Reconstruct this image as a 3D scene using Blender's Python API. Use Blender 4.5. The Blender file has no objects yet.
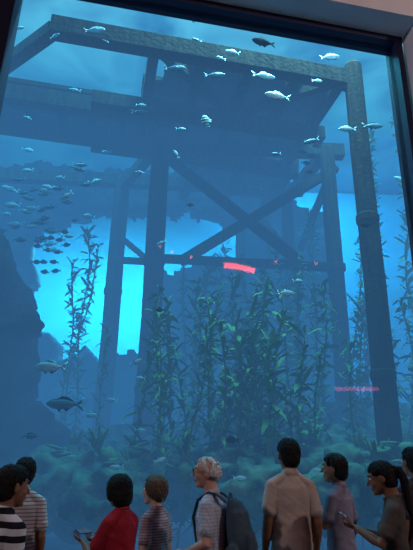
import bpy, bmesh, math, random
from mathutils import Vector, Matrix, noise, Euler
from mathutils.bvhtree import BVHTree
random.seed(7)
S = bpy.context.scene
S.view_settings.view_transform = 'Standard'
V = Vector
# ------------------------------------------------------------ camera
CAM = V((0, 0, 1.58)); PITCH = math.radians(20.5); ROLL = math.radians(1.3); F = 509.0
R = Matrix.Rotation(math.pi/2+PITCH, 3, 'X') @ Matrix.Rotation(ROLL, 3, 'Z')
cd = bpy.data.cameras.new('camera'); cam = bpy.data.objects.new('camera', cd)
S.collection.objects.link(cam); cam.matrix_world = Matrix.Translation(CAM) @ R.to_4x4()
cd.sensor_fit = 'VERTICAL'; cd.sensor_height = 24; cd.lens = 24*F/550; cd.clip_end = 200
S.camera = cam
def ray(px, py): return R @ V(((px-206.5)/F, (275-py)/F, -1))
def P(px, py, Y): d = ray(px, py); return CAM + d*(Y/d.y)
def PZ(px, py, z): d = ray(px, py); return CAM + d*((z-CAM.z)/d.z)

# ------------------------------------------------------------ materials
def mat(name, col, rough=.7, noise_scale=0, col2=None, bump=0, bscale=40, stripes=None, emis=None, estr=0, metallic=0, spec=.3, nstretch=None):
    m = bpy.data.materials.new(name); m.use_nodes = True; nt = m.node_tree; N = nt.nodes; L = nt.links
    b = N['Principled BSDF']; b.inputs['Roughness'].default_value = rough
    b.inputs['Metallic'].default_value = metallic; b.inputs['Specular IOR Level'].default_value = spec
    b.inputs['Base Color'].default_value = (*col, 1)
    tc = N.new('ShaderNodeTexCoord')
    if noise_scale and col2:
        n = N.new('ShaderNodeTexNoise'); n.inputs['Scale'].default_value = noise_scale; n.inputs['Detail'].default_value = 6
        if nstretch:
            mp = N.new('ShaderNodeMapping'); mp.inputs['Scale'].default_value = nstretch
            L.new(tc.outputs['Object'], mp.inputs[0]); L.new(mp.outputs[0], n.inputs['Vector'])
        else: L.new(tc.outputs['Object'], n.inputs['Vector'])
        r = N.new('ShaderNodeValToRGB'); r.color_ramp.elements[0].position = .35; r.color_ramp.elements[1].position = .65
        r.color_ramp.elements[0].color = (*col, 1); r.color_ramp.elements[1].color = (*col2, 1)
        L.new(n.outputs['Fac'], r.inputs['Fac']); L.new(r.outputs['Color'], b.inputs['Base Color'])
    if stripes:
        if not isinstance(stripes, list): stripes = [stripes]
        prev = None
        for ax, per, duty, c2 in stripes:
            sp = N.new('ShaderNodeSeparateXYZ'); L.new(tc.outputs['Object'], sp.inputs[0])
            a = N.new('ShaderNodeMath'); a.operation = 'ADD'; a.inputs[1].default_value = 10
            L.new(sp.outputs[ax], a.inputs[0])
            d = N.new('ShaderNodeMath'); d.operation = 'MODULO'; d.inputs[1].default_value = per
            L.new(a.outputs[0], d.inputs[0])
            g = N.new('ShaderNodeMath'); g.operation = 'LESS_THAN'; g.inputs[1].default_value = per*duty
            L.new(d.outputs[0], g.inputs[0])
            mx = N.new('ShaderNodeMixRGB'); L.new(g.outputs[0], mx.inputs[0])
            if prev: L.new(prev.outputs[0], mx.inputs[1])
            else: mx.inputs[1].default_value = (*col, 1)
            mx.inputs[2].default_value = (*c2, 1); prev = mx
        L.new(prev.outputs[0], b.inputs['Base Color'])
    if bump:
        n2 = N.new('ShaderNodeTexNoise'); n2.inputs['Scale'].default_value = bscale; n2.inputs['Detail'].default_value = 5
        L.new(tc.outputs['Object'], n2.inputs['Vector'])
        bp = N.new('ShaderNodeBump'); bp.inputs['Strength'].default_value = bump; bp.inputs['Distance'].default_value = .03
        L.new(n2.outputs['Fac'], bp.inputs['Height']); L.new(bp.outputs[0], b.inputs['Normal'])
    if emis:
        b.inputs['Emission Color'].default_value = (*emis, 1); b.inputs['Emission Strength'].default_value = estr
    return m

def link(name, me, mats=(), smooth=True, parent=None):
    o = bpy.data.objects.new(name, me); S.collection.objects.link(o)
    for m in mats: me.materials.append(m)
    if smooth:
        for p in me.polygons: p.use_smooth = True
    if parent: o.parent = parent
    return o
def bm_obj(name, bm, mats=(), smooth=True, parent=None):
    bmesh.ops.recalc_face_normals(bm, faces=bm.faces)
    me = bpy.data.meshes.new(name); bm.to_mesh(me); bm.free()
    return link(name, me, mats, smooth, parent)

# ------------------------------------------------------------ mesh helpers
def tube(bm, pts, radii, m=0, n=12, ref=V((1, 0, 0)), cap=True):
    pts = [V(p) for p in pts]; radii = [(r, r) if not isinstance(r, tuple) else r for r in radii]
    if cap:
        t0 = (pts[0]-pts[1]).normalized(); t1 = (pts[-1]-pts[-2]).normalized()
        a0 = min(radii[0]); a1 = min(radii[-1])
        P2 = [pts[0]+t0*a0*.55, pts[0]+t0*a0*.38]+pts+[pts[-1]+t1*a1*.38, pts[-1]+t1*a1*.55]
        s = lambda r, k: (r[0]*k, r[1]*k)
        R2 = [s(radii[0], .4), s(radii[0], .8)]+radii+[s(radii[-1], .8), s(radii[-1], .4)]
        tang = [pts[1]-pts[0]]*2+[(pts[min(i+1, len(pts)-1)]-pts[max(i-1, 0)]) for i in range(len(pts))]+[pts[-1]-pts[-2]]*2
    else:
        P2, R2 = pts, radii
        tang = [(pts[min(i+1, len(pts)-1)]-pts[max(i-1, 0)]) for i in range(len(pts))]
    rings = []
    for p, r, t in zip(P2, R2, tang):
        t = t.normalized(); s_ = ref-t*ref.dot(t)
        if s_.length < .2: s_ = V((0, 1, 0))-t*t.y
        s_.normalize(); u = t.cross(s_)
        rings.append([bm.verts.new(p+s_*math.cos(a)*r[0]+u*math.sin(a)*r[1]) for a in [2*math.pi*k/n for k in range(n)]])
    for A, B in zip(rings, rings[1:]):
        for k in range(n):
            f = bm.faces.new((A[k], A[(k+1) % n], B[(k+1) % n], B[k])); f.material_index = m
    f = bm.faces.new(rings[0][::-1]); f.material_index = m
    f = bm.faces.new(rings[-1]); f.material_index = m
def ell(bm, c, r, m=0, sub=3, rot=None):
    M = Matrix.Translation(V(c)) @ (rot.to_4x4() if rot else Matrix.Identity(4)) @ Matrix.Diagonal((*r, 1))
    res = bmesh.ops.create_icosphere(bm, subdivisions=sub, radius=1, matrix=M)
    for v in res['verts']:
        for f in v.link_faces: f.material_index = m
    return res['verts']
def torus(bm, c, rx, ry, r, m=0, tilt=0, n=24, k=8, h=1.0):
    rings = []
    T = Matrix.Rotation(tilt, 3, 'X')
    for i in range(n):
        a = 2*math.pi*i/n
        ring = []
        for j in range(k):
            b = 2*math.pi*j/k
            p = V((math.cos(a)*(rx+r*math.cos(b)), math.sin(a)*(ry+r*math.cos(b)), r*h*math.sin(b)))
            ring.append(bm.verts.new(V(c)+T @ p))
        rings.append(ring)
    for i in range(n):
        A = rings[i]; B = rings[(i+1) % n]
        for j in range(k):
            f = bm.faces.new((A[j], B[j], B[(j+1) % k], A[(j+1) % k])); f.material_index = m
def box(bm, c, s, m=0, rot=None, bevel=0):
    M = Matrix.Translation(V(c)) @ (rot.to_4x4() if rot else Matrix.Identity(4)) @ Matrix.Diagonal((*s, 1))
    res = bmesh.ops.create_cube(bm, size=1, matrix=M)
    fs = set(f for v in res['verts'] for f in v.link_faces)
    for f in fs: f.material_index = m
    if bevel:
        es = list(set(e for v in res['verts'] for e in v.link_edges))
        r = bmesh.ops.bevel(bm, geom=es, offset=bevel, segments=2, affect='EDGES', profile=.5)
        for f in r['faces']: f.material_index = m
def beam(bm, a, b, w, h, m=0, ref=V((0, 0, 1))):
    a = V(a); b = V(b); t = (b-a); l = t.length; t.normalize()
    s = ref-t*ref.dot(t)
    if s.length < .1: s = V((1, 0, 0))-t*t.x
    s.normalize(); u = t.cross(s)
    rot = Matrix((u, s, t)).transposed()
    box(bm, (a+b)/2, (w, h, l), m, rot, bevel=min(w, h)*.08)

def remesh(bm, vox, smooth=2):
    bmesh.ops.recalc_face_normals(bm, faces=bm.faces)
    bmesh.ops.triangulate(bm, faces=bm.faces[:])
    bm.faces.ensure_lookup_table()
    src_m = [f.material_index for f in bm.faces]; bvh = BVHTree.FromBMesh(bm)
    me = bpy.data.meshes.new('tmp'); bm.to_mesh(me); bm.free()
    o = bpy.data.objects.new('tmp', me); S.collection.objects.link(o)
    md = o.modifiers.new('r', 'REMESH'); md.mode = 'VOXEL'; md.voxel_size = vox; md.adaptivity = 0
    dg = bpy.context.evaluated_depsgraph_get(); dg.update()
    me2 = bpy.data.meshes.new_from_object(o.evaluated_get(dg))
    bpy.data.objects.remove(o); bpy.data.meshes.remove(me)
    b2 = bmesh.new(); b2.from_mesh(me2); bpy.data.meshes.remove(me2)
    for f in b2.faces:
        loc, nrm, idx, d = bvh.find_nearest(f.calc_center_median())
        f.material_index = src_m[idx] if idx is not None else 0
    for _ in range(smooth): bmesh.ops.smooth_vert(b2, verts=b2.verts, factor=.5, use_axis_x=True, use_axis_y=True, use_axis_z=True)
    return b2
def merge(dst, src):
    me = bpy.data.meshes.new('t'); src.to_mesh(me); src.free(); dst.from_mesh(me); bpy.data.meshes.remove(me)

# ============================================================ hall + window
GT = 8.3
a_ = PZ(393, 45, GT); b_ = PZ(150, 0, GT)
T = (a_-b_); T.z = 0; T.normalize(); NH = V((T.y, -T.x, 0))     # NH toward hall
ORG = V((a_.x, a_.y, 0))
def G(s, w, z): return ORG + T*s + NH*w + V((0, 0, z))
d = ray(18, 0); t_ = (ORG-CAM).dot(NH)/d.dot(NH); pl = CAM+d*t_
SL = (pl-ORG).dot(T)       # left edge
GB = .45
RG = Matrix((T, -NH, V((0, 0, 1)))).transposed()
def gbox(name, s0, s1, w0, w1, z0, z1, m, bevel=0):
    bm = bmesh.new(); box(bm, G((s0+s1)/2, (w0+w1)/2, (z0+z1)/2), (s1-s0, abs(w1-w0), z1-z0), 0, RG, bevel)
    return bm_obj(name, bm, [m], False)
m_wall = mat('wall_plaster', (.62, .54, .56), .8, 1.2, (.7, .62, .64), .1, 30)
m_dark = mat('frame_dark', (.02, .018, .05), .5, bump=.05)
m_bronze = mat('frame_bronze', (.12, .07, .06), .5, bump=.05)
m_floor = mat('floor_stone', (.08, .07, .07), .35, 2, (.12, .1, .1))
m_ceil = mat('ceiling_paint', (.25, .2, .2), .9, 1, (.28, .23, .22))
H_ = 10.6
gbox('wall_front', -30, 30, .02, .5, GT+.12, H_, m_wall)
gbox('wall_right', .16, 30, .02, .5, 0, GT+.12, m_wall)
gbox('wall_left', -30, SL-.42, .02, .5, 0, GT+.12, m_wall)
gbox('wall_sill', SL-.42, .16, .02, .6, 0, GB, m_wall, .02)
gbox('trim_1', SL-.3, .13, -.25, .08, GT, GT+.118, m_dark)
gbox('trim_2', 0, .10, -.25, .10, GB+.002, GT-.002, m_dark)
gbox('trim_3', SL-.26, SL, -.25, .12, GB+.002, GT-.002, m_dark)
gbox('trim_4', SL-.41, SL-.262, -.25, .14, GB+.002, GT-.002, m_bronze)
bm = bmesh.new(); box(bm, (0, -1.5, -.1), (40, 20, .2)); bm_obj('floor', bm, [m_floor], False)
bm = bmesh.new(); box(bm, (0, -3, H_+.1), (40, 19, .2)); bm_obj('ceiling', bm, [m_ceil], False)
bm = bmesh.new(); box(bm, (0, -11.6, H_/2), (40, .2, H_)); bm_obj('wall_back', bm, [mat('wall_back_paint', (.05, .04, .04), .9, 1, (.06, .05, .05))], False)
# glass pane
m_glass = bpy.data.materials.new('acrylic'); m_glass.use_nodes = True; nt = m_glass.node_tree; nt.nodes.clear()
o_ = nt.nodes.new('ShaderNodeOutputMaterial'); mx = nt.nodes.new('ShaderNodeMixShader'); tr = nt.nodes.new('ShaderNodeBsdfTransparent'); gl = nt.nodes.new('ShaderNodeBsdfGlossy')
gl.inputs['Roughness'].default_value = .03; mx.inputs[0].default_value = .05
nt.links.new(tr.outputs[0], mx.inputs[1]); nt.links.new(gl.outputs[0], mx.inputs[2]); nt.links.new(mx.outputs[0], o_.inputs['Surface'])
m_clear = bpy.data.materials.new('acrylic_inner'); m_clear.use_nodes = True; nt = m_clear.node_tree; nt.nodes.clear()
o_ = nt.nodes.new('ShaderNodeOutputMaterial'); tr = nt.nodes.new('ShaderNodeBsdfTransparent'); nt.links.new(tr.outputs[0], o_.inputs['Surface'])
bm = bmesh.new(); box(bm, G((SL)/2, -.1, (GB+GT)/2), (-SL, .12, GT-GB), 1, RG)
for f in bm.faces:
    f.normal_update()
    if f.normal.dot(NH) > .9: f.material_index = 0
bm_obj('window_1', bm, [m_glass, m_clear], False)

# ============================================================ water
ZS = 16.0; YB = 25.0
m_water = bpy.data.materials.new('sea_water'); m_water.use_nodes = True; nt = m_water.node_tree; nt.nodes.clear()
o_ = nt.nodes.new('ShaderNodeOutputMaterial'); ad = nt.nodes.new('ShaderNodeAddShader'); ab = nt.nodes.new('ShaderNodeVolumeAbsorption'); em = nt.nodes.new('ShaderNodeEmission')
ab.inputs['Color'].default_value = (1-.3, 1-.17, 1-.155, 1); ab.inputs['Density'].default_value = 1
em.inputs['Color'].default_value = (.15, .46, 1, 1); em.inputs['Strength'].default_value = .066  # emission imitates light scattered in the water, a blue haze growing with distance
nt.links.new(ab.outputs[0], ad.inputs[0]); nt.links.new(em.outputs[0], ad.inputs[1]); nt.links.new(ad.outputs[0], o_.inputs['Volume'])
bm = bmesh.new()
f0 = G(-20, -.2, 0); f1 = G(14, -.2, 0)
base = [V((f0.x, f0.y, .05)), V((f1.x, f1.y, .05)), V((f1.x, YB, .05)), V((f0.x, YB, .05))]
lo = [bm.verts.new(v) for v in base]; hi = [bm.verts.new(v+V((0, 0, ZS-.05))) for v in base]
bm.faces.new(lo[::-1]); bm.faces.new(hi)
for i in range(4): bm.faces.new((lo[i], lo[(i+1) % 4], hi[(i+1) % 4], hi[i]))
bm_obj('aquarium_water', bm, [m_water], False)
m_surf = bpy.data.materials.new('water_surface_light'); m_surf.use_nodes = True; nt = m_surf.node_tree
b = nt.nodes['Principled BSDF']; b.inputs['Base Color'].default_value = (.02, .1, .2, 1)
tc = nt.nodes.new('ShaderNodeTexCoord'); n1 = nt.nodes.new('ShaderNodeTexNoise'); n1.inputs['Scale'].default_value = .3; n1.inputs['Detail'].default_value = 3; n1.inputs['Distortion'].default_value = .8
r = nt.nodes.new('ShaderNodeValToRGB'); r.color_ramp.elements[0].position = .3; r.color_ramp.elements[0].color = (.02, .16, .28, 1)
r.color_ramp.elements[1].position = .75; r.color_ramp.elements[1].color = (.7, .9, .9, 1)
nt.links.new(tc.outputs['Object'], n1.inputs['Vector']); nt.links.new(n1.outputs['Fac'], r.inputs['Fac']); nt.links.new(r.outputs['Color'], b.inputs['Emission Color']); b.inputs['Emission Strength'].default_value = 3.2  # bright patches and glow painted as emission, in place of lamps above
bm = bmesh.new(); bmesh.ops.create_grid(bm, x_segments=60, y_segments=40, size=1, matrix=Matrix.Translation((-1, 15.5, ZS+.1)) @ Matrix.Diagonal((19, 10.5, 1, 1)))
for v in bm.verts: v.co.z += .08*noise.noise(v.co*.8)
bm_obj('water_surface', bm, [m_surf])
m_tank = mat('tank_wall', (.25, .5, .6), .9, .4, (.35, .6, .68), .3, 3)
m_sand = mat('tank_sand', (.2, .22, .18), .95, 1.5, (.3, .3, .25), .4, 8)
bm = bmesh.new(); box(bm, (-1, YB+.2, ZS/2), (40, .3, ZS)); bm_obj('tank_wall_back', bm, [m_tank], False)
bm = bmesh.new(); box(bm, (f0.x-.2, 15, ZS/2), (.3, 20, ZS)); bm_obj('tank_wall_left', bm, [m_tank], False)
bm = bmesh.new(); box(bm, (f1.x+.2, 16.5, ZS/2), (.3, 17, ZS)); bm_obj('tank_wall_right', bm, [m_tank], False)
bm = bmesh.new()
bmesh.ops.create_grid(bm, x_segments=90, y_segments=60, size=1, matrix=Matrix.Translation((-1, 16, .2)) @ Matrix.Diagonal((19, 9.2, 1, 1)))
for v in bm.verts: v.co.z += .25*noise.noise(v.co*.5)+max(0, v.co.y-10)*.07
bm_obj('sea_floor', bm, [m_sand])

# ============================================================ pier structure
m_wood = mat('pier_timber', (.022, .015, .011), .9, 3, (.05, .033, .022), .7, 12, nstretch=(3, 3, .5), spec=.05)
DZ = 10.0
bm = bmesh.new()
def onz(px, py): return PZ(px, py, DZ)
NR = onz(350, 78); NL = onz(150, 42)
dirx = (NR-NL).normalized(); diry = V((-dirx.y, dirx.x, 0)); wid = (NR-NL).length
def D(a, b, z=0): return NL+dirx*a+diry*b+V((0, 0, z))
RD = Matrix((dirx, diry, V((0, 0, 1)))).transposed()
deck = 3.9
for i in range(11):
    b0 = .55+i*.31
    x_in = .5 if i < 3 else 0
    box(bm, D(wid/2+x_in/2-.05*random.random(), b0+.15, .4), (wid-x_in+.1*random.random(), .28, .12), 0, RD)
for i in range(5):
    box(bm, D(.12+i*(wid-.24)/4, deck/2+.1, .1), (.24, deck-.1, .3), 0, RD, .015)
box(bm, D(wid/2-.9, .1, .02), (wid+2.3, .3, .44), 0, RD, .02)
for b0, ex in ((deck*.5, 1.4), (deck-.1, 1.4)):
    box(bm, D(wid/2+.2-ex/2, b0, -.17), (wid+ex, .32, .38), 0, RD, .02)
beam(bm, D(.1, .1, .05), D(wid/2, deck*.5, .05), .2, .26)
beam(bm, D(wid-.1, .1, .05), D(wid/2, deck*.5, .05), .2, .26)
beam(bm, D(-2.0, .15, .0), D(-4.6, deck-.8, .0), .26, .34)      # raking stringer to the rear walkway
for i in range(6): box(bm, D(-2.3, deck-1.4+i*.3, .4), (6.4, .26, .12), 0, RD)
for b0 in (deck-1.4, deck-.05): box(bm, D(-2.4, b0, .05), (6.6, .28, .45), 0, RD, .02)
for i in range(8): box(bm, D(-5.2+i*.8, deck-.7, .17), (.18, 1.5, .3), 0, RD)
for i in range(8): box(bm, D(wid-1.3, deck+.3+i*.31, .4), (3.4, .27, .12), 0, RD)
for a0 in (wid-2.8, wid-1.4, wid+.1): box(bm, D(a0, deck+1.2, .1), (.28, 2.8, .4), 0, RD, .02)
def pile(px0, py0, px1, py1, Y, w, ztop, zb=.2):
    a = P(px0, py0, Y); b = P(px1, py1, Y)
    x = (a.x+b.x)/2
    tube(bm, [(x, Y, zb), (x, Y, 2.5), (x+.02, Y, 5), (x-.01, Y, 8), (x, Y, ztop)], [w*.56, w*.52, w*.5, w*.5, w*.49], 0, 14)
    for z in (3.2, 6.4):
        tube(bm, [(x, Y, z-.06), (x, Y, z+.06)], [w*.56, w*.56], 0, 14)
    return x
xA = pile(356, 70, 386, 450, 9.4, .42, 10.35)
xB = pile(329, 150, 342, 400, 12.2, .42, DZ)
xC = pile(158, 150, 153, 335, 12.0, .5, DZ)
xD = pile(290, 180, 288, 300, 15.0, .42, DZ)
xE = pile(120, 190, 112, 330, 14.5, .5, DZ+.2)
xF = pile(243, 170, 240, 240, 16.5, .42, DZ)
beam(bm, (xE-4, 14.3, DZ+.2), (xD+.5, 14.8, DZ+.2), .3, .4)
beam(bm, (xC-.5, 12.1, DZ+.0), (xB+.5, 12.3, DZ+.0), .3, .4)
beam(bm, (xC, 12.0, DZ), (xE, 14.5, DZ), .28, .34)
beam(bm, (xB, 12.2, DZ), (xD, 15, DZ), .28, .34)
def br(p0, p1, Y, w=.24, Y2=None):
    beam(bm, P(*p0, Y), P(*p1, Y2 or Y), w, w)
br((160, 152), (300, 262), 12.1); br((336, 168), (180, 262), 12.35)
br((150, 258), (345, 268), 12.2, .2); br((330, 175), (300, 250), 12.4, .18, 15)
br((112, 260), (158, 262), 14.5, .18, 12)
br((255, 215), (300, 262), 15, .2); br((150, 262), (118, 235), 14.4, .16)
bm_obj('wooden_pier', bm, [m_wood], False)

# ============================================================ rocks
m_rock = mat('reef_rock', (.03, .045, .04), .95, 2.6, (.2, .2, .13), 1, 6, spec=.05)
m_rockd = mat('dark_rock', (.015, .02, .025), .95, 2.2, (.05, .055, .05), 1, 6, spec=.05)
def rock_into(bm, c, s, seed, sub=4, m=0, rug=1.0):
    vs = ell(bm, (0, 0, 0), (1, 1, 1), m, sub)
    o = V((seed*7.1, seed*3.3, seed*1.7))
    for v in vs:
        n = v.co.normalized(); k = 1+.35*noise.fractal(n*1.3*rug+o, 1, 2, 5)+.13*rug*noise.noise(n*6+o)
        v.co = V(c)+V((n.x*s[0], n.y*s[1], n.z*s[2]))*k
bm = bmesh.new()
YW = 17.5
op1 = [P(x, y, YW) for x, y in [(22, 290), (32, 248), (46, 224), (70, 207), (100, 208), (122, 217), (148, 213), (153, 262), (150, 350), (98, 356), (60, 345), (30, 325)]]
op2 = [P(x, y, YW) for x, y in [(158, 216), (185, 208), (212, 214), (240, 219), (244, 250), (205, 262), (160, 266)]]
def inside(x, z, poly):
    c = False; n = len(poly)
    for i in range(n):
        a = poly[i]; b = poly[(i+1) % n]
        if (a.z > z) != (b.z > z) and x < (b.x-a.x)*(z-a.z)/(b.z-a.z)+a.x: c = not c
    return c
x0, x1 = -15.0, 5.0; zt = P(100, 165, YW).z; st = .13
nx = int((x1-x0)/st); nz = int(zt/st)+6; vs = {}
for i in range(nx):
    for k in range(nz):
        x = x0+i*st; z = k*st
        top = zt+.5*noise.noise(V((x*.5, 3, 0)))+.2*noise.noise(V((x*2, 1, 0)))-max(0, x-1)*.5
        if z > top: continue
        xx = x+.45*noise.noise(V((x*1.3, z*1.3, 5))); zz = z+.45*noise.noise(V((x*1.3, z*1.3, 9)))
        if inside(xx, zz, op1) or inside(xx, zz, op2): continue
        vs[(i, k)] = bm.verts.new((x, YW+.9*noise.fractal(V((x*.5, z*.5, 2)), 1, 2, 5), z))
for (i, k) in list(vs):
    q = [vs.get((i, k)), vs.get((i+1, k)), vs.get((i+1, k+1)), vs.get((i, k+1))]
    if all(q): bm.faces.new(q)
r_ = bmesh.ops.extrude_face_region(bm, geom=bm.faces[:])
for v in r_['geom']:
    if isinstance(v, bmesh.types.BMVert): v.co.y += 1.0
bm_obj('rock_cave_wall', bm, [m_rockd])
bm = bmesh.new()
def rk(px, py, Y, s, seed): rock_into(bm, P(px, py, Y), s, seed)
rk(-30, 288, 10.2, (1.15, 1.0, 1.2), 1); rk(-8, 328, 10.2, (.95, .8, .6), 2); rk(-35, 390, 10.5, (1.3, 1.3, 1.8), 3)
rk(-20, 450, 11, (1.8, 1.3, 1.0), 5)
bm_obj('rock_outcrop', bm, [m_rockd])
bm = bmesh.new()
for i, (px, py, Y, s) in enumerate([(100, 458, 12, 1.2), (145, 464, 11, 1.0), (190, 466, 10, .8), (235, 458, 9, .55), (262, 450, 9.6, .65), (290, 457, 9.2, .55), (318, 450, 10, .7), (345, 462, 9, .5),
        (372, 455, 11, .8), (408, 462, 10, .9), (275, 435, 12, 1.0), (330, 430, 12.5, 1.1), (225, 440, 12, .9), (395, 430, 13, 1.2), (160, 452, 13, 1.0), (60, 474, 9.5, .9), (120, 480, 9, .7), (250, 482, 8.6, .6), (330, 486, 8.6, .6),
        (245, 445, 10.5, .5), (300, 440, 10.5, .5), (340, 445, 10.6, .55), (205, 452, 10.8, .5), (175, 458, 9.4, .4)]):
    rock_into(bm, P(px, py, Y)-V((0, 0, s*.3)), (s*1.25, s, s*.8), 20+i, 4, 0, 1.5)
m_coral = mat('coral', (.1, .15, .08), .9, 4, (.26, .24, .13), .6, 15, spec=.05)
for i in range(60):
    px = random.uniform(60, 410); Y = random.uniform(8.6, 10.5)
    c = P(px, random.uniform(444, 468), Y)
    if i % 3 == 0:
        for k in range(9):
            d = V((random.uniform(-1, 1), random.uniform(-1, 1), random.uniform(.5, 1.6))).normalized()*random.uniform(.18, .32)
            tube(bm, [c-V((0, 0, .1)), c+d*.5, c+d+V((0, 0, .04))], [.035, .028, .016], 1, 6)
    elif i % 3 == 1:
        for k in range(3):
            o = V((random.uniform(-.12, .12), random.uniform(-.12, .12), k*.09-.1))
            ell(bm, c+o, (.22-.03*k, .2-.03*k, .03), 1, 2, Euler((random.uniform(-.3, .3), random.uniform(-.3, .3), 0)).to_matrix())
    else: rock_into(bm, c-V((0, 0, .1)), (.19, .19, .16), 60+i, 2, 1)
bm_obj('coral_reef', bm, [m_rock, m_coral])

# ============================================================ kelp
m_kelp = mat('kelp', (.11, .19, .06), .7, 3, (.24, .29, .09), spec=.05)
kel = [(96, 228, 12.4), (88, 245, 12.2), (80, 262, 12.4), (163, 285, 9), (156, 315, 9.2), (160, 300, 9.4), (172, 325, 9.4), (168, 345, 8.8), (185, 258, 12.4), (196, 285, 11), (207, 262, 12.5), (226, 245, 12.8), (237, 290, 10.5), (248, 265, 12.4), (258, 275, 10),
       (266, 285, 9.6), (278, 250, 12.5), (286, 290, 9.8), (296, 270, 11), (312, 285, 10.4), (321, 290, 11.5), (345, 235, 11.4), (353, 135, 13), (364, 175, 12.6), (360, 300, 11), (390, 330, 10.5), (401, 185, 12.6), (408, 120, 13.5), (398, 300, 11),
       (204, 330, 8.6), (216, 300, 9), (228, 325, 8.7), (234, 330, 9), (250, 315, 9), (256, 330, 9.1), (270, 335, 8.8), (276, 320, 9.2), (300, 335, 9), (184, 345, 9.2), (318, 345, 9), (347, 340, 9.8), (105, 330, 11), (275, 190, 14.5), (312, 215, 14),
       (215, 320, 9.6), (243, 310, 10), (335, 300, 11.5), (262, 262, 12.2), (275, 310, 10.2), (200, 310, 10.2), (375, 290, 11.5), (352, 200, 12.4), (232, 275, 11), (290, 255, 11.8), (223, 290, 10.2), (247, 285, 10.8)]
def kelp_mesh(H, seed):
    rd = random.Random(seed); bm = bmesh.new()
    n = max(6, int(H/.35)); pts = []
    lean = rd.uniform(-.1, .1)
    for i in range(n+1):
        z = H*i/n
        pts.append(V((.35*noise.noise(V((seed*3.1, z*.4, 0)))*min(1, z)+lean*z, .25*noise.noise(V((seed*3.1, z*.45, 7)))*min(1, z), z)))
    pts = [p-V((pts[-1].x*.5, 0, 0))*min(1, p.z) for p in pts]
    tube(bm, pts, [.018]*n+[.008], 0, 5)
    z = .3; ang = rd.random()*6; sc = rd.uniform(.7, 1.25)
    while z < H:
        i = min(n-1, int(z/H*n)); t = z/H*n-i; p = pts[i].lerp(pts[i+1], t)
        ang += 2.4
        for q in range(2):
            a = ang+q*math.pi+rd.uniform(-.8, .8)
            L_ = rd.uniform(.18, .42)*sc; w = rd.uniform(.028, .05)*sc; up = rd.uniform(-.1, 1.6)
            dr = V((math.cos(a), math.sin(a), 0)); sd = V((-math.sin(a), math.cos(a), 0)); sd = (sd+V((0, 0, rd.uniform(-.9, .9)))).normalized()
            prev = None
            for k, (tt, ww) in enumerate([(0, .15), (.2, .8), (.5, 1), (.8, .6), (1, .05)]):
                c = p+dr*L_*tt*.75+V((0, 0, L_*(up*tt-.6*tt*tt)))+V((0, 0, .01*math.sin(tt*9)))
                cur = (bm.verts.new(c-sd*w*ww), bm.verts.new(c+sd*w*ww))
                if prev: bm.faces.new((prev[0], prev[1], cur[1], cur[0]))
                prev = cur
        z += rd.uniform(.04, .11)
    return bm
allk = bmesh.new()
for i, (px, py, Y) in enumerate(kel):
    t = P(px, py, Y); zb = .25
    b = kelp_mesh(t.z-zb, i+1)
    for v in b.verts: v.co += V((t.x, Y, zb))
    merge(allk, b)
for i in range(28):
    px = random.gauss(255, 50); Y = random.uniform(8.8, 11); t = P(px, random.uniform(375, 435), Y)
    b = kelp_mesh(t.z-.25, 100+i)
    for v in b.verts: v.co += V((t.x, Y, .25))
    merge(allk, b)
me = bpy.data.meshes.new('kelp_forest'); allk.to_mesh(me); allk.free(); link('kelp_forest', me, [m_kelp])

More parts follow.
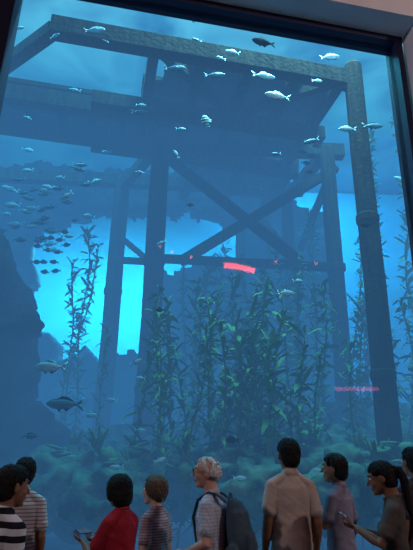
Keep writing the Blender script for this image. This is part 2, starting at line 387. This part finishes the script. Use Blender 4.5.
# ============================================================ fish
m_fish = mat('fish_silver', (.42, .5, .54), .4, 6, (.6, .66, .7), spec=.4)
m_fback = mat('fish_back', (.1, .17, .22), .4)
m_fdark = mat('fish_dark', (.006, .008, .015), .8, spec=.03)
m_fstripe = mat('fish_striped', (.5, .6, .6), .4, stripes=(0, .22, .45, (.03, .04, .06)))
m_eye = mat('fish_eye', (.01, .01, .01), .2)
def fish_mesh(name, tall, mats):
    bm = bmesh.new()
    prof = [(-.5, .01), (-.47, .05), (-.4, .1), (-.3, .145), (-.15, .17), (0, .165), (.15, .13), (.27, .075), (.34, .045), (.38, .04)]
    n = 14; rings = []
    for x, r in prof:
        rings.append([bm.verts.new((x, math.cos(a)*r*.42, math.sin(a)*r*tall)) for a in [2*math.pi*k/n for k in range(n)]])
    for A, B in zip(rings, rings[1:]):
        for k in range(n):
            f = bm.faces.new((A[k], A[(k+1) % n], B[(k+1) % n], B[k]))
            f.material_index = 1 if 2 <= k <= 4 else 0
    bm.faces.new(rings[0]); bm.faces.new(rings[-1])
    def fin(pts, m=1):
        fr = [bm.verts.new((x, .006, z)) for x, z in pts]; bk = [bm.verts.new((x, -.006, z)) for x, z in pts]
        f = bm.faces.new(fr); f.material_index = m; f = bm.faces.new(bk[::-1]); f.material_index = m
        for i in range(len(pts)):
            j = (i+1) % len(pts); f = bm.faces.new((fr[i], bk[i], bk[j], fr[j])); f.material_index = m
    fin([(.35, .03), (.42, .09), (.56, .2), (.5, .06), (.46, 0), (.37, 0)], 0); fin([(.35, -.03), (.37, 0), (.46, 0), (.5, -.06), (.56, -.2), (.42, -.09)], 0)
    h = .165*tall
    fin([(-.2, h*.95), (-.08, h+.07*tall), (.1, h+.05*tall), (.26, .1*tall), (.26, .07*tall), (.1, h*.8)])
    fin([(0, -h*.95), (.08, -h-.06*tall), (.2, -.12*tall), (.26, -.07*tall), (.12, -h*.8)])
    fin([(-.18, -h*.95), (-.12, -h-.07), (-.06, -h*.97)])
    for s in (1, -1):
        ell(bm, (-.39, s*.042, .03*tall), (.018, .012, .018), 2, 1)
        q = [bm.verts.new((-.22, s*.07, 0)), bm.verts.new((-.1, s*.11, -.05)), bm.verts.new((-.08, s*.1, .02))]
        bm.faces.new(q)
    bmesh.ops.recalc_face_normals(bm, faces=bm.faces)
    me = bpy.data.meshes.new(name); bm.to_mesh(me); bm.free()
    for m in mats: me.materials.append(m)
    for p in me.polygons: p.use_smooth = True
    return me
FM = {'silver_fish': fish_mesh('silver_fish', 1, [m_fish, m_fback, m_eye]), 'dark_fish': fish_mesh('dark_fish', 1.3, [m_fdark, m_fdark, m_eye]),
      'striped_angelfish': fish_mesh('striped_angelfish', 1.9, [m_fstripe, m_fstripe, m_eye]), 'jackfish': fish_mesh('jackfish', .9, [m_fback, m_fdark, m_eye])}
def fish(kind, px, py, lpx, Y, right=False, pitch=0, yaw=0):
    o = bpy.data.objects.new(kind, FM[kind]); S.collection.objects.link(o)
    p = P(px, py, Y); dep = (R.transposed() @ (p-CAM)).z*-1
    L_ = lpx*dep/F/1.06/max(.5, math.cos(math.radians(yaw)))
    o.location = p; o.scale = (L_,)*3
    o.rotation_euler = (0, math.radians(pitch), math.radians((180 if right else 0)+yaw))
SF, DF, SA, JF = 'silver_fish', 'dark_fish', 'striped_angelfish', 'jackfish'
for a in [(SF, 50, 367, 33, 7.0, False, 0, 0), (DF, 263, 42, 24, 7.3, False, 5, 10), (SF, 264, 76, 24, 7.6, True, 0, 10), (SF, 277, 96, 27, 7.6, False, 4, 10), (SF, 330, 57, 20, 7.9, True, 8, 0), (SF, 232, 52, 16, 7.8, False, 12, 0),
          (SA, 206, 121, 14, 8, False, 70, 20), (SF, 347, 129, 19, 8, False, 0, 0), (JF, 373, 126, 21, 8, True, 0, 0), (SF, 400, 179, 14, 8.4, False, 20, 0), (SF, 196, 20, 11, 7.6, False, -40, 0), (SF, 66, 196, 15, 7.6, False, -40, 0),
          (SF, 95, 30, 22, 7.8, True, 8, 0), (SA, 52, 27, 12, 9, True, -10, 0), (SF, 181, 129, 11, 8, True, 0, 0), (JF, 64, 404, 38, 7.6, False, 0, 0), (JF, 311, 141, 18, 8.4, False, -20, 0), (SF, 19, 28, 12, 8, True, 10, 0), (SF, 286, 293, 18, 7.8, True, 0, 0),
          (SF, 136, 362, 13, 7.8, True, 30, 0), (SF, 12, 205, 17, 8.6, False, 0, 0), (SF, 32, 208, 15, 9, False, 0, 0), (SF, 45, 191, 14, 9, False, 5, 0), (SF, 15, 224, 17, 9, False, -4, 0), (SF, 28, 118, 10, 8, True, -30, 0), (JF, 215, 75, 22, 8.4, True, 5, 0),
          (JF, 175, 68, 22, 8.4, True, 5, 0), (SF, 161, 243, 11, 8, False, -30, 0), (SF, 298, 281, 11, 8.4, True, 0, 0), (SF, 140, 378, 11, 8, False, 0, 0), (SF, 68, 236, 13, 8.5, True, 0, 0), (SF, 176, 154, 11, 8, False, 60, 0), (DF, 232, 440, 14, 8, False, 0, 0),
          (SF, 116, 467, 15, 7.4, False, -4, 0), (SF, 240, 478, 14, 7.4, True, 0, 0), (DF, 190, 205, 8, 10, True, 0, 0), (JF, 20, 240, 14, 9.2, True, 0, 0), (SF, 54, 250, 12, 10, False, 0, 0), (DF, 366, 225, 12, 8.6, False, 0, 0), (SF, 357, 46, 8, 8.4, False, 60, 0),
          (SF, 106, 152, 10, 9, False, 0, 0), (JF, 80, 165, 16, 9.5, True, 0, 0), (SF, 230, 20, 8, 7.6, True, 0, 0), (JF, 140, 112, 18, 9, True, 0, 0), (SF, 75, 90, 12, 8, False, 10, 0), (SF, 318, 470, 12, 7.6, False, 0, 0), (SF, 375, 480, 13, 7.5, True, 0, 0), (DF, 160, 310, 9, 8.1, False, 0, 0),
          (SF, 160, 460, 13, 7.4, True, 20, 0), (SF, 90, 415, 15, 8, True, 0, 0), (SF, 112, 400, 11, 8, False, 5, 0), (JF, 30, 436, 16, 7.6, True, 0, 0), (SF, 140, 430, 11, 8, True, 0, 0)]:
    fish(*a)
rf = random.Random(3)
for i in range(34): fish(rf.choice([JF, JF, SF]), rf.gauss(42, 28), rf.gauss(205, 24), rf.uniform(9, 16), rf.uniform(9.3, 10.2), rf.random() < .4, rf.uniform(-10, 10), rf.uniform(-25, 25))
for i in range(10): fish(rf.choice([JF, JF, SF]), rf.uniform(20, 400), rf.uniform(20, 180), rf.uniform(7, 12), rf.uniform(7.8, 8.4), rf.random() < .5, rf.uniform(-15, 15), rf.uniform(-30, 30))
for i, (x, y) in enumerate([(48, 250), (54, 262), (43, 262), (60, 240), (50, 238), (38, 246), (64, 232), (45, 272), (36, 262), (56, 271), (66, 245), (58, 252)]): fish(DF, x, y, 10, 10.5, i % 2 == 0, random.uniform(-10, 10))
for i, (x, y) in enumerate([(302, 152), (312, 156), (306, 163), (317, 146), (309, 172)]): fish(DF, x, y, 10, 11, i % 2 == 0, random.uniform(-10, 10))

# ============================================================ people
skin_d = mat('skin_brown', (.19, .085, .05), .55, 12, (.23, .105, .065), .05, 80)
skin_l = mat('skin_fair', (.5, .27, .21), .55, 12, (.56, .32, .25), .05, 80)
hair_k = mat('hair_black', (.004, .004, .005), .6, 60, (.012, .01, .01), .6, 120, spec=.15)
hair_b = mat('hair_brown', (.06, .035, .022), .5, 60, (.12, .075, .05), .6, 120)
hair_w = mat('hair_white', (.5, .5, .52), .6, 60, (.68, .68, .7), .6, 120)
m_lip = mat('lip', (.25, .08, .07), .5); m_ew = mat('eye_white', (.7, .7, .7), .3); m_ei = mat('eye_iris', (.02, .012, .01), .2)
m_shoe = mat('shoe', (.02, .02, .02), .5); m_black = mat('black_plastic', (.01, .01, .012), .35)
pants_d = mat('trousers_dark', (.02, .022, .035), .85, bump=.2, bscale=14)
pants_t = mat('trousers_khaki', (.16, .13, .1), .85, bump=.2, bscale=14)

def hand(bmH, w, dr, nrm, thumb_side, curl, m, sc=1.0):
    dr = V(dr).normalized(); nrm = V(nrm); nrm = (nrm-dr*nrm.dot(dr)).normalized(); sd = dr.cross(nrm)*thumb_side; w = V(w)
    b = bmesh.new(); K = sc
    tube(b, [w-dr*.03*K, w+dr*.01*K, w+dr*.045*K, w+dr*.088*K], [(.024*K, .019*K), (.026*K, .018*K), (.037*K, .016*K), (.039*K, .013*K)], m, 14, ref=sd)
    for off, L_, r in [(.029, .072, .0085), (.0098, .08, .0088), (-.0098, .074, .0084), (-.029, .058, .0075)]:
        p = w+sd*off*K+dr*.083*K; a = .12; pts = [p-dr*.015*K, p]; rad = [r*K, r*K]
        for seg, q in ((.45, 1), (.3, 1.1), (.25, .8)):
            a += curl*q; p = p+(dr*math.cos(a)+nrm*math.sin(a)+sd*off*.9)*L_*seg*K
            pts.append(p); rad.append((r-.0008*len(pts))*K)
        tube(b, pts, rad, m, 8, ref=sd)
    p = w+sd*.024*K+dr*.022*K
    tube(b, [p, p+(sd*.022+dr*.022+nrm*.008)*K, p+(sd*.032+dr*.048+nrm*.018)*K, p+(sd*.03+dr*.07+nrm*.028)*K], [.014*K, .0115*K, .0095*K, .0075*K], m, 8, ref=dr)
    merge(bmH, remesh(b, .0036*K, 1))

def person(name, px, py, Y, face=0, hyaw=0, hpitch=0, shirt=None, pants=pants_d, skin=skin_d, hair=hair_k, style='short', female=False, girth=1.0,
           sleeve='short', armL=None, armR=None, polo=False, width=1.0, stoop=0, hs=1.12):
    top = P(px, py, Y); k = top.z/(1.745+.26*(hs-1))
    mats = [shirt, pants, skin, hair, m_shoe, m_lip, m_ew, m_ei]
    SH, PA, SK, HA, SO, LI, EW, EI = range(8)
    bm = bmesh.new(); g = girth
    hw = (.168 if female else .158)*g; ww = (.138 if female else .15)*g; cw = (.148 if female else .165)*g; sw = (.14 if female else .158)*width
    tube(bm, [(0, -.005, .82), (0, -.005, .9), (0, 0, 1.0), (0, .005, 1.1), (0, .005, 1.2), (0, 0, 1.3), (0, -.01, 1.38), (0, -.012, 1.43), (0, -.012, 1.47)],
         [(hw*1.09, hw*.84), (hw*1.07, hw*.82), (ww*1.1, ww*.82), (ww*1.07, ww*.76), (cw, cw*.68), (cw*1.04, cw*.66), (cw*.94, cw*.58), (sw*.66, .075), (.066, .064)], SH, 24)
    if female:
        for s in (1, -1): ell(bm, (s*.068, .08, 1.25), (.062, .055, .06), SH, 2)
    elif g > 1.05: ell(bm, (0, .06, 1.03), (.13*g, .1*g, .13), SH, 2)
    for s in (1, -1):
        ell(bm, (s*sw, -.008, 1.385), (.06, .062, .062), SH, 2)
        tube(bm, [(s*.04, -.015, 1.465), (s*sw*.6, -.012, 1.435), (s*sw, -.008, 1.395)], [(.05, .042), (.055, .048), (.055, .052)], SH, 12, ref=V((0, 1, 0)))
    tube(bm, [(0, -.01, .78), (0, -.01, .88), (0, 0, .95)], [(hw, hw*.7), (hw*.97, hw*.68), (hw*.85, hw*.58)], PA, 20)
    for s in (1, -1):
        ell(bm, (s*.072, -.045, .82), (.078, .065, .08), PA, 2)
        tube(bm, [(s*.085, 0, .86), (s*.095, .005, .68), (s*.1, .01, .48), (s*.102, -.012, .34), (s*.105, -.01, .16), (s*.105, -.005, .07)],
             [(.084*g, .088*g), (.078*g, .082*g), (.058, .062), (.058, .066), (.048, .052), (.052, .056)], PA, 16)
        tube(bm, [(s*.107, -.055, .04), (s*.108, .0, .046), (s*.112, .07, .036), (s*.118, .15, .026), (s*.12, .19, .022)],
             [(.034, .036), (.04, .044), (.043, .034), (.044, .024), (.033, .018)], SO, 14, ref=V((1, 0, 0)))
    hands = []
    for s, arm in ((-1, armL), (1, armR)):
        sh = V((s*sw, -.008, 1.39))
        if arm is None: arm = dict(e=(s*(sw+.05), -.03, 1.12), w=(s*(sw+.055), .05, .885), d=(0, .15, -1), n=(-s, .1, 0), c=.35)
        e = V(arm['e']); w = V(arm['w'])
        tube(bm, [sh, sh.lerp(e, .35), sh.lerp(e, .7), e, e.lerp(w, .3), e.lerp(w, .7), w], [.05, .047, .041, .039, .041, .031, .025], SK, 14)
        if sleeve == 'short': tube(bm, [sh, sh.lerp(e, .35), sh.lerp(e, .72)], [.058, .06, .063], SH, 16)
        else: tube(bm, [sh, sh.lerp(e, .5), e, e.lerp(w, .4), e.lerp(w, .86)], [.058, .056, .05, .047, .039], SH, 16)
        hands.append((w, arm, s))
    piv = V((0, 0, 1.5)); off = V((0, .02, -.023))
    RH = Matrix.Translation(piv+off) @ Matrix.Rotation(math.radians(hyaw), 4, 'Z') @ Matrix.Rotation(math.radians(hpitch), 4, 'X') @ Matrix.Scale(hs, 4) @ Matrix.Translation(-piv)
    tube(bm, [(0, -.02, 1.42), (0, -.008, 1.5), (0, .012, 1.58)], [(.06, .062), (.057, .06), (.06, .064)], SK, 16)
    hb = bmesh.new()
    ell(hb, (0, -.002, 1.655), (.074, .093, .095), SK, 3)
    ell(hb, (0, .03, 1.61), (.06, .066, .08), SK, 3)
    ell(hb, (0, .055, 1.56), (.04, .038, .034), SK, 2)
    ell(hb, (0, .082, 1.545), (.02, .015, .015), SK, 2)
    ell(hb, (0, .078, 1.672), (.05, .018, .014), SK, 2)
    tube(hb, [(0, .09, 1.66), (0, .106, 1.63), (0, .118, 1.61)], [(.008, .008), (.01, .011), (.014, .011)], SK, 8)
    for s in (1, -1):
        ell(hb, (s*.036, .07, 1.61), (.022, .02, .02), SK, 2)
        ell(hb, (s*.077, -.002, 1.63), (.01, .02, .032), SK, 2, Euler((-.15, 0, s*.3)).to_matrix())
    ell(hb, (0, .096, 1.583), (.024, .009, .005), LI, 2); ell(hb, (0, .095, 1.575), (.02, .009, .006), LI, 2)
    hb.transform(RH); merge(bm, hb)
    torus(bm, (0, -.006, 1.482), .066, .066, .012, SH, -.28, h=2.2 if polo else 1.0)
    body = remesh(bm, .0072, 2)
    sd_ = sum(map(ord, name))*.37
    for f in body.faces:
        if f.material_index == SH:
            for v in f.verts: v.tag = True
    for v in body.verts:
        if v.tag:
            q = v.co
            a = .004*noise.noise(V((q.x*9+sd_, q.y*9, q.z*5)))
            b_ = .007*noise.noise(V((q.x*5+sd_, q.y*6, q.z*22+q.x*14)))*(1.1-min(1, abs(q.z-1.0)*2.4))
            v.co += v.normal*(a+b_)
    eb = bmesh.new()
    for s in (1, -1):
        ell(eb, (s*.03, .083, 1.648), (.014, .012, .009), EW, 2); ell(eb, (s*.03, .0925, 1.648), (.006, .004, .006), EI, 1)
        tube(eb, [(s*.014, .099, 1.668), (s*.032, .097, 1.673), (s*.048, .084, 1.668)], [.0028, .0035, .002], HA, 6)
    eb.transform(RH); merge(body, eb)
    h = bmesh.new()
    def lock(az, pol0, pol1, r=.009, c=V((0, -.004, 1.66)), rad=(.08, .099, .098), drop=0, n=7):
        pts = []
        for i in range(n):
            pl_ = pol0+(pol1-pol0)*i/(n-1); a = az+.12*math.sin(pl_*3+az*5)
            pts.append(c+V((rad[0]*math.sin(pl_)*math.cos(a), rad[1]*math.sin(pl_)*math.sin(a), rad[2]*math.cos(pl_))))
        if drop:
            l = pts[-1]; pts += [l+V((0, -.004, -drop*.5)), l+V((-l.x*.12, -.0, -drop))]
        tube(h, pts, [r*.7]+[r]*(len(pts)-2)+[r*.5], HA, 6)
    rd = random.Random(sum(map(ord, name)))
    if style in ('short', 'bob', 'pony'):
        ell(h, (0, -.012, 1.672), (.08, .094, .087), HA, 3); ell(h, (0, -.04, 1.62), (.074, .066, .085), HA, 3)
        for i in range(64):
            az = rd.uniform(0, 2*math.pi); front = math.sin(az)
            p1 = (1.15 if front > .55 else (1.45 if front > .1 else (1.8 if front > -.4 else 2.3)))+rd.uniform(-.12, .1)
            lock(az, rd.uniform(.1, .5), p1, rd.uniform(.006, .011))
    if style == 'bob':
        ell(h, (0, -.045, 1.6), (.088, .07, .1), HA, 3)
        for i in range(70):
            az = rd.uniform(math.radians(150), math.radians(390)); lock(az, .2, 1.75, .011, rad=(.09, .105, .1), drop=rd.uniform(.05, .09))
    if style == 'curlbob':
        ell(h, (0, -.014, 1.672), (.084, .098, .092), HA, 3); ell(h, (0, -.04, 1.625), (.082, .07, .085), HA, 3)
        for i in range(80):
            az = rd.uniform(math.radians(155), math.radians(385)); lock(az, .1+rd.random()*.8, 1.7+rd.uniform(0, .3), .011, rad=(.088, .104, .1), drop=rd.uniform(.0, .04))
        for i in range(14): lock(rd.uniform(.9, 2.2), .1, 1.1, .01, rad=(.086, .103, .102))
    if style == 'pony':
        tube(h, [(0, -.095, 1.69), (0, -.135, 1.67), (0, -.145, 1.6), (.01, -.13, 1.5), (.012, -.115, 1.4), (.012, -.11, 1.33)], [.018, .028, .032, .03, .022, .008], HA, 10)
    if style == 'bald':
        ell(h, (0, -.045, 1.645), (.078, .056, .062), HA, 3)
        for i in range(55):
            az = rd.uniform(math.radians(165), math.radians(375)); lock(az, 1.0+rd.uniform(-.2, .2), 1.75+(.3 if math.sin(az) < -.3 else 0), .008)
        for i in range(34): lock(rd.uniform(0, 6.28), .15, 1.0, .0055, rad=(.075, .094, .096))
    h.transform(RH)
    h = remesh(h, .0055, 1)
    for v in h.verts: v.co += v.normal*.004*noise.noise(v.co*60)
    merge(body, h)
    for w, arm, s in hands:
        hand(body, w, arm['d'], arm['n'], arm.get('t', s), arm['c'], SK, .98)
    if stoop:
        for v in body.verts:
            if v.co.z > 1.0: v.co.y += stoop*(v.co.z-1.0)**1.5
    o = bm_obj(name, body, mats)
    o.scale = (k,)*3; th = math.radians(face)
    hy = .02+stoop*.5
    o.location = (top.x+hy*math.sin(th)*k, Y-hy*math.cos(th)*k, 0)
    o.rotation_euler = (0, 0, th)
    return o, RH

def cloth(name, c, c2=None, **kw): return mat(name, c, .85, 8 if c2 else 0, c2, .4, 14, spec=.1, **kw)
sh_stripe = cloth('polo_black_white', (.55, .55, .58), stripes=(2, .075, .5, (.012, .012, .018)))
sh_pale = cloth('shirt_pale_stripe', (.42, .38, .4), stripes=(2, .03, .3, (.16, .13, .16)))
sh_red = cloth('blouse_red', (.27, .015, .03), (.33, .02, .035))
sh_pink = cloth('blouse_grey_pink', (.36, .26, .29), stripes=(2, .024, .35, (.19, .13, .16)))
sh_plaid = cloth('shirt_plaid', (.45, .46, .55), stripes=[(0, .025, .25, (.3, .33, .43)), (2, .025, .25, (.3, .33, .43))])
sh_tan = cloth('shirt_tan', (.42, .33, .29), (.47, .37, .33))
sh_lilac = cloth('shirt_lilac', (.22, .2, .28), (.26, .23, .32))
sh_olive = cloth('blouse_olive', (.075, .065, .06), (.1, .085, .075))
sh_dark = cloth('shirt_charcoal', (.04, .03, .04), (.05, .04, .05))

person('man_in_striped_polo', 13, 463, 3.2, face=-35, hyaw=-10, hpitch=-4, shirt=sh_stripe, girth=1.15, polo=True, width=1.08)
person('man_in_pale_shirt', 27, 456, 4.5, face=20, shirt=sh_pale, polo=True)
wr, _ = person('woman_in_red_blouse', 122, 473, 4.1, face=55, hyaw=-15, hpitch=-8, shirt=sh_red, style='bob', female=True, girth=1.15,
       armL=dict(e=(-.2, .1, 1.14), w=(-.1, .32, 1.22), d=(.1, 1, .25), n=(.2, 0, 1), c=.3, t=-1), armR=dict(e=(.22, .1, 1.13), w=(.08, .33, 1.2), d=(-.15, 1, .3), n=(-.3, 0, 1), c=.35, t=1))
person('elderly_woman', 156, 474, 4.65, face=60, hyaw=5, shirt=sh_pink, skin=skin_l, hair=hair_b, style='curlbob', female=True, girth=1.22, pants=pants_t, hs=1.2, width=1.1)
em_, RHe = person('elderly_man', 207, 455, 4.3, face=70, hyaw=15, hpitch=4, shirt=sh_plaid, skin=skin_l, hair=hair_w, style='bald', girth=1.2, pants=pants_t, stoop=.12,
       armL=dict(e=(-.24, -.02, 1.13), w=(-.16, .2, 1.04), d=(.3, 1, .1), n=(.4, 0, -1), c=.4), armR=dict(e=(.21, -.04, 1.13), w=(.2, .17, 1.0), d=(-.3, 1, -.1), n=(-.5, 0, -1), c=.4))
person('man_in_tan_shirt', 288, 437, 4.7, face=8, hyaw=5, shirt=sh_tan, polo=True)
person('man_in_lilac_shirt', 334, 452, 5.05, face=50, hyaw=10, shirt=sh_lilac, polo=True, hs=1.18,
       armL=dict(e=(-.2, .06, 1.15), w=(-.1, .28, 1.24), d=(.2, 1, .5), n=(.8, 0, .3), c=.45, t=-1))
ww_, _ = person('woman_with_phone', 385, 459, 4.25, face=70, hyaw=0, hpitch=-14, shirt=sh_olive, style='pony', female=True,
       armL=dict(e=(-.2, .1, 1.15), w=(-.08, .3, 1.25), d=(.1, 1, .35), n=(.3, -.1, 1), c=.5, t=-1), armR=dict(e=(.2, .1, 1.15), w=(.08, .31, 1.23), d=(-.1, 1, .35), n=(-.3, -.1, 1), c=.5, t=1))
person('man_in_dark_shirt', 411, 446, 5.0, face=20, shirt=sh_dark)

def phone(parent, c, tilt):
    bm = bmesh.new(); rot = Euler((math.radians(tilt), 0, 0)).to_matrix()
    box(bm, c, (.15, .075, .008), 0, rot, .003)
    c2 = V(c)+rot @ V((0, 0, .0045)); box(bm, c2, (.138, .066, .001), 1, rot)
    bm_obj('phone', bm, [m_black, mat('phone_screen', (.02, .03, .05), .1, emis=(.3, .45, .7), estr=.12)], False, parent)
phone(wr, (-.01, .42, 1.285), 25); phone(ww_, (0, .4, 1.33), 30)
bm = bmesh.new()
for s in (1, -1):
    b = bmesh.new(); torus(b, (0, 0, 0), .022, .017, .0018, 0, 0, 18, 6)
    b.transform(Matrix.Translation((s*.031, .108, 1.646)) @ Matrix.Rotation(math.radians(90), 4, 'X')); merge(bm, b)
    tube(bm, [(s*.053, .105, 1.65), (s*.07, .06, 1.65), (s*.08, -.005, 1.645), (s*.08, -.02, 1.63)], [.0018]*4, 0, 6)
tube(bm, [(-.01, .11, 1.648), (.01, .11, 1.648)], [.0016]*2, 0, 6)
bm.transform(RHe)
for v in bm.verts: v.co.y += .12*(v.co.z-1.0)**1.5
bm_obj('glasses', bm, [m_black], True, em_)
m_bp = mat('backpack_fabric', (.03, .055, .085), .8, 9, (.05, .08, .115), .3, 25)
bm = bmesh.new()
tube(bm, [(0, -.2, .98), (0, -.215, 1.04), (0, -.22, 1.2), (0, -.21, 1.34), (0, -.19, 1.42)], [(.13, .07), (.155, .095), (.155, .1), (.14, .085), (.09, .05)], 0, 20)
tube(bm, [(0, -.3, 1.02), (0, -.315, 1.1), (0, -.305, 1.2)], [(.1, .03), (.115, .04), (.1, .02)], 0, 16)
for s in (1, -1): ell(bm, (s*.16, -.2, 1.06), (.035, .06, .08), 0, 2)
bp = remesh(bm, .009, 2)
for s in (1, -1):
    tube(bp, [(s*.08, -.15, 1.42), (s*.085, -.08, 1.475), (s*.09, -.01, 1.487), (s*.105, .08, 1.43), (s*.12, .125, 1.3), (s*.15, .09, 1.12), (s*.16, -.02, 1.04), (s*.13, -.14, 1.03)], [(.024, .01)]*8, 0, 10, ref=V((1, 0, 0)))
tube(bp, [(-.03, -.17, 1.45), (-.02, -.17, 1.485), (.02, -.17, 1.485), (.03, -.17, 1.45)], [.007]*4, 0, 6)
for v in bp.verts:
    if v.co.z > 1.0: v.co.y += .12*(v.co.z-1.0)**1.5
bm_obj('backpack', bp, [m_bp], True, em_)

# ============================================================ lights
def area(name, loc, tgt, size, energy, col, sy=None):
    l = bpy.data.lights.new(name, 'AREA'); l.energy = energy; l.color = col; l.shape = 'RECTANGLE'; l.size = size; l.size_y = sy or size
    o = bpy.data.objects.new(name, l); S.collection.objects.link(o); o.location = loc
    o.rotation_euler = (V(tgt)-V(loc)).to_track_quat('-Z', 'Y').to_euler(); return o
area('back_wall_fill', (-6, 19.4, 10.5), (-7, 25, 4), 9, 100000, (.7, .88, 1), 2)  # hidden fill added behind the rock wall so the openings glow
area('back_wall_fill', (5, 21, 15), (6, 25, 8), 6, 38000, (.3, .75, 1), 2)  # second added fill, only brightens the back wall on the right
area('tank_lamp', (9.5, 18, 15.3), (8, 22, 4), 5, 26000, (.25, .75, 1), 3)
area('tank_lamp', (-6, 11, 15.3), (-5, 12, 0), 4, 12000, (.5, .85, 1))
area('tank_lamp', (2.4, 8.0, 15.3), (2, 9.5, 0), 5, 20000, (.8, .9, .9), 1.2)
def spot(name, loc, tgt, e, col):
    l = bpy.data.lights.new(name, 'SPOT'); l.energy = e; l.color = col; l.spot_size = 1.6; l.spot_blend = .7; l.shadow_soft_size = .25
    o = bpy.data.objects.new(name, l); S.collection.objects.link(o); o.location = loc
    o.rotation_euler = (V(tgt)-V(loc)).to_track_quat('-Z', 'Y').to_euler()
spot('hall_lamp', (11.5, -1, 9.6), (0, 5, 3.2), 1800, (1, .86, .83))
spot('hall_lamp', (-9.5, -2, 9.6), (0, 5, 3.2), 1350, (1, .85, .88))
w = bpy.data.worlds.new('world'); S.world = w; w.use_nodes = True
w.node_tree.nodes['Background'].inputs[0].default_value = (.3, .25, .35, 1); w.node_tree.nodes['Background'].inputs[1].default_value = .05
def mirror(p): dd = (p-(ORG+NH*-.04)).dot(NH); return p-NH*2*dd
def sign(name, pts, Yv, r, col, st):
    bm = bmesh.new(); q = [mirror(P(x, y, Yv)) for x, y in pts]
    for a, b in zip(q, q[1:]): beam(bm, a, b, r, r)
    bm_obj(name, bm, [mat(name+'_led', (.05, .02, .02), .5, emis=col, estr=st)], False)
sign('led_sign', [(224, 265), (240, 267), (255, 271)], 15, .14, (1, .08, .05), 26)
for x, y in [(172, 252), (191, 257), (160, 247), (276, 262), (316, 263)]:
    sign('led_spotlight', [(x-1, y), (x+1, y)], 15, .07, (1, .2, .1), 12)
sign('neon_sign', [(335, 389), (378, 389)], 15, .1, (1, .15, .45), 4)
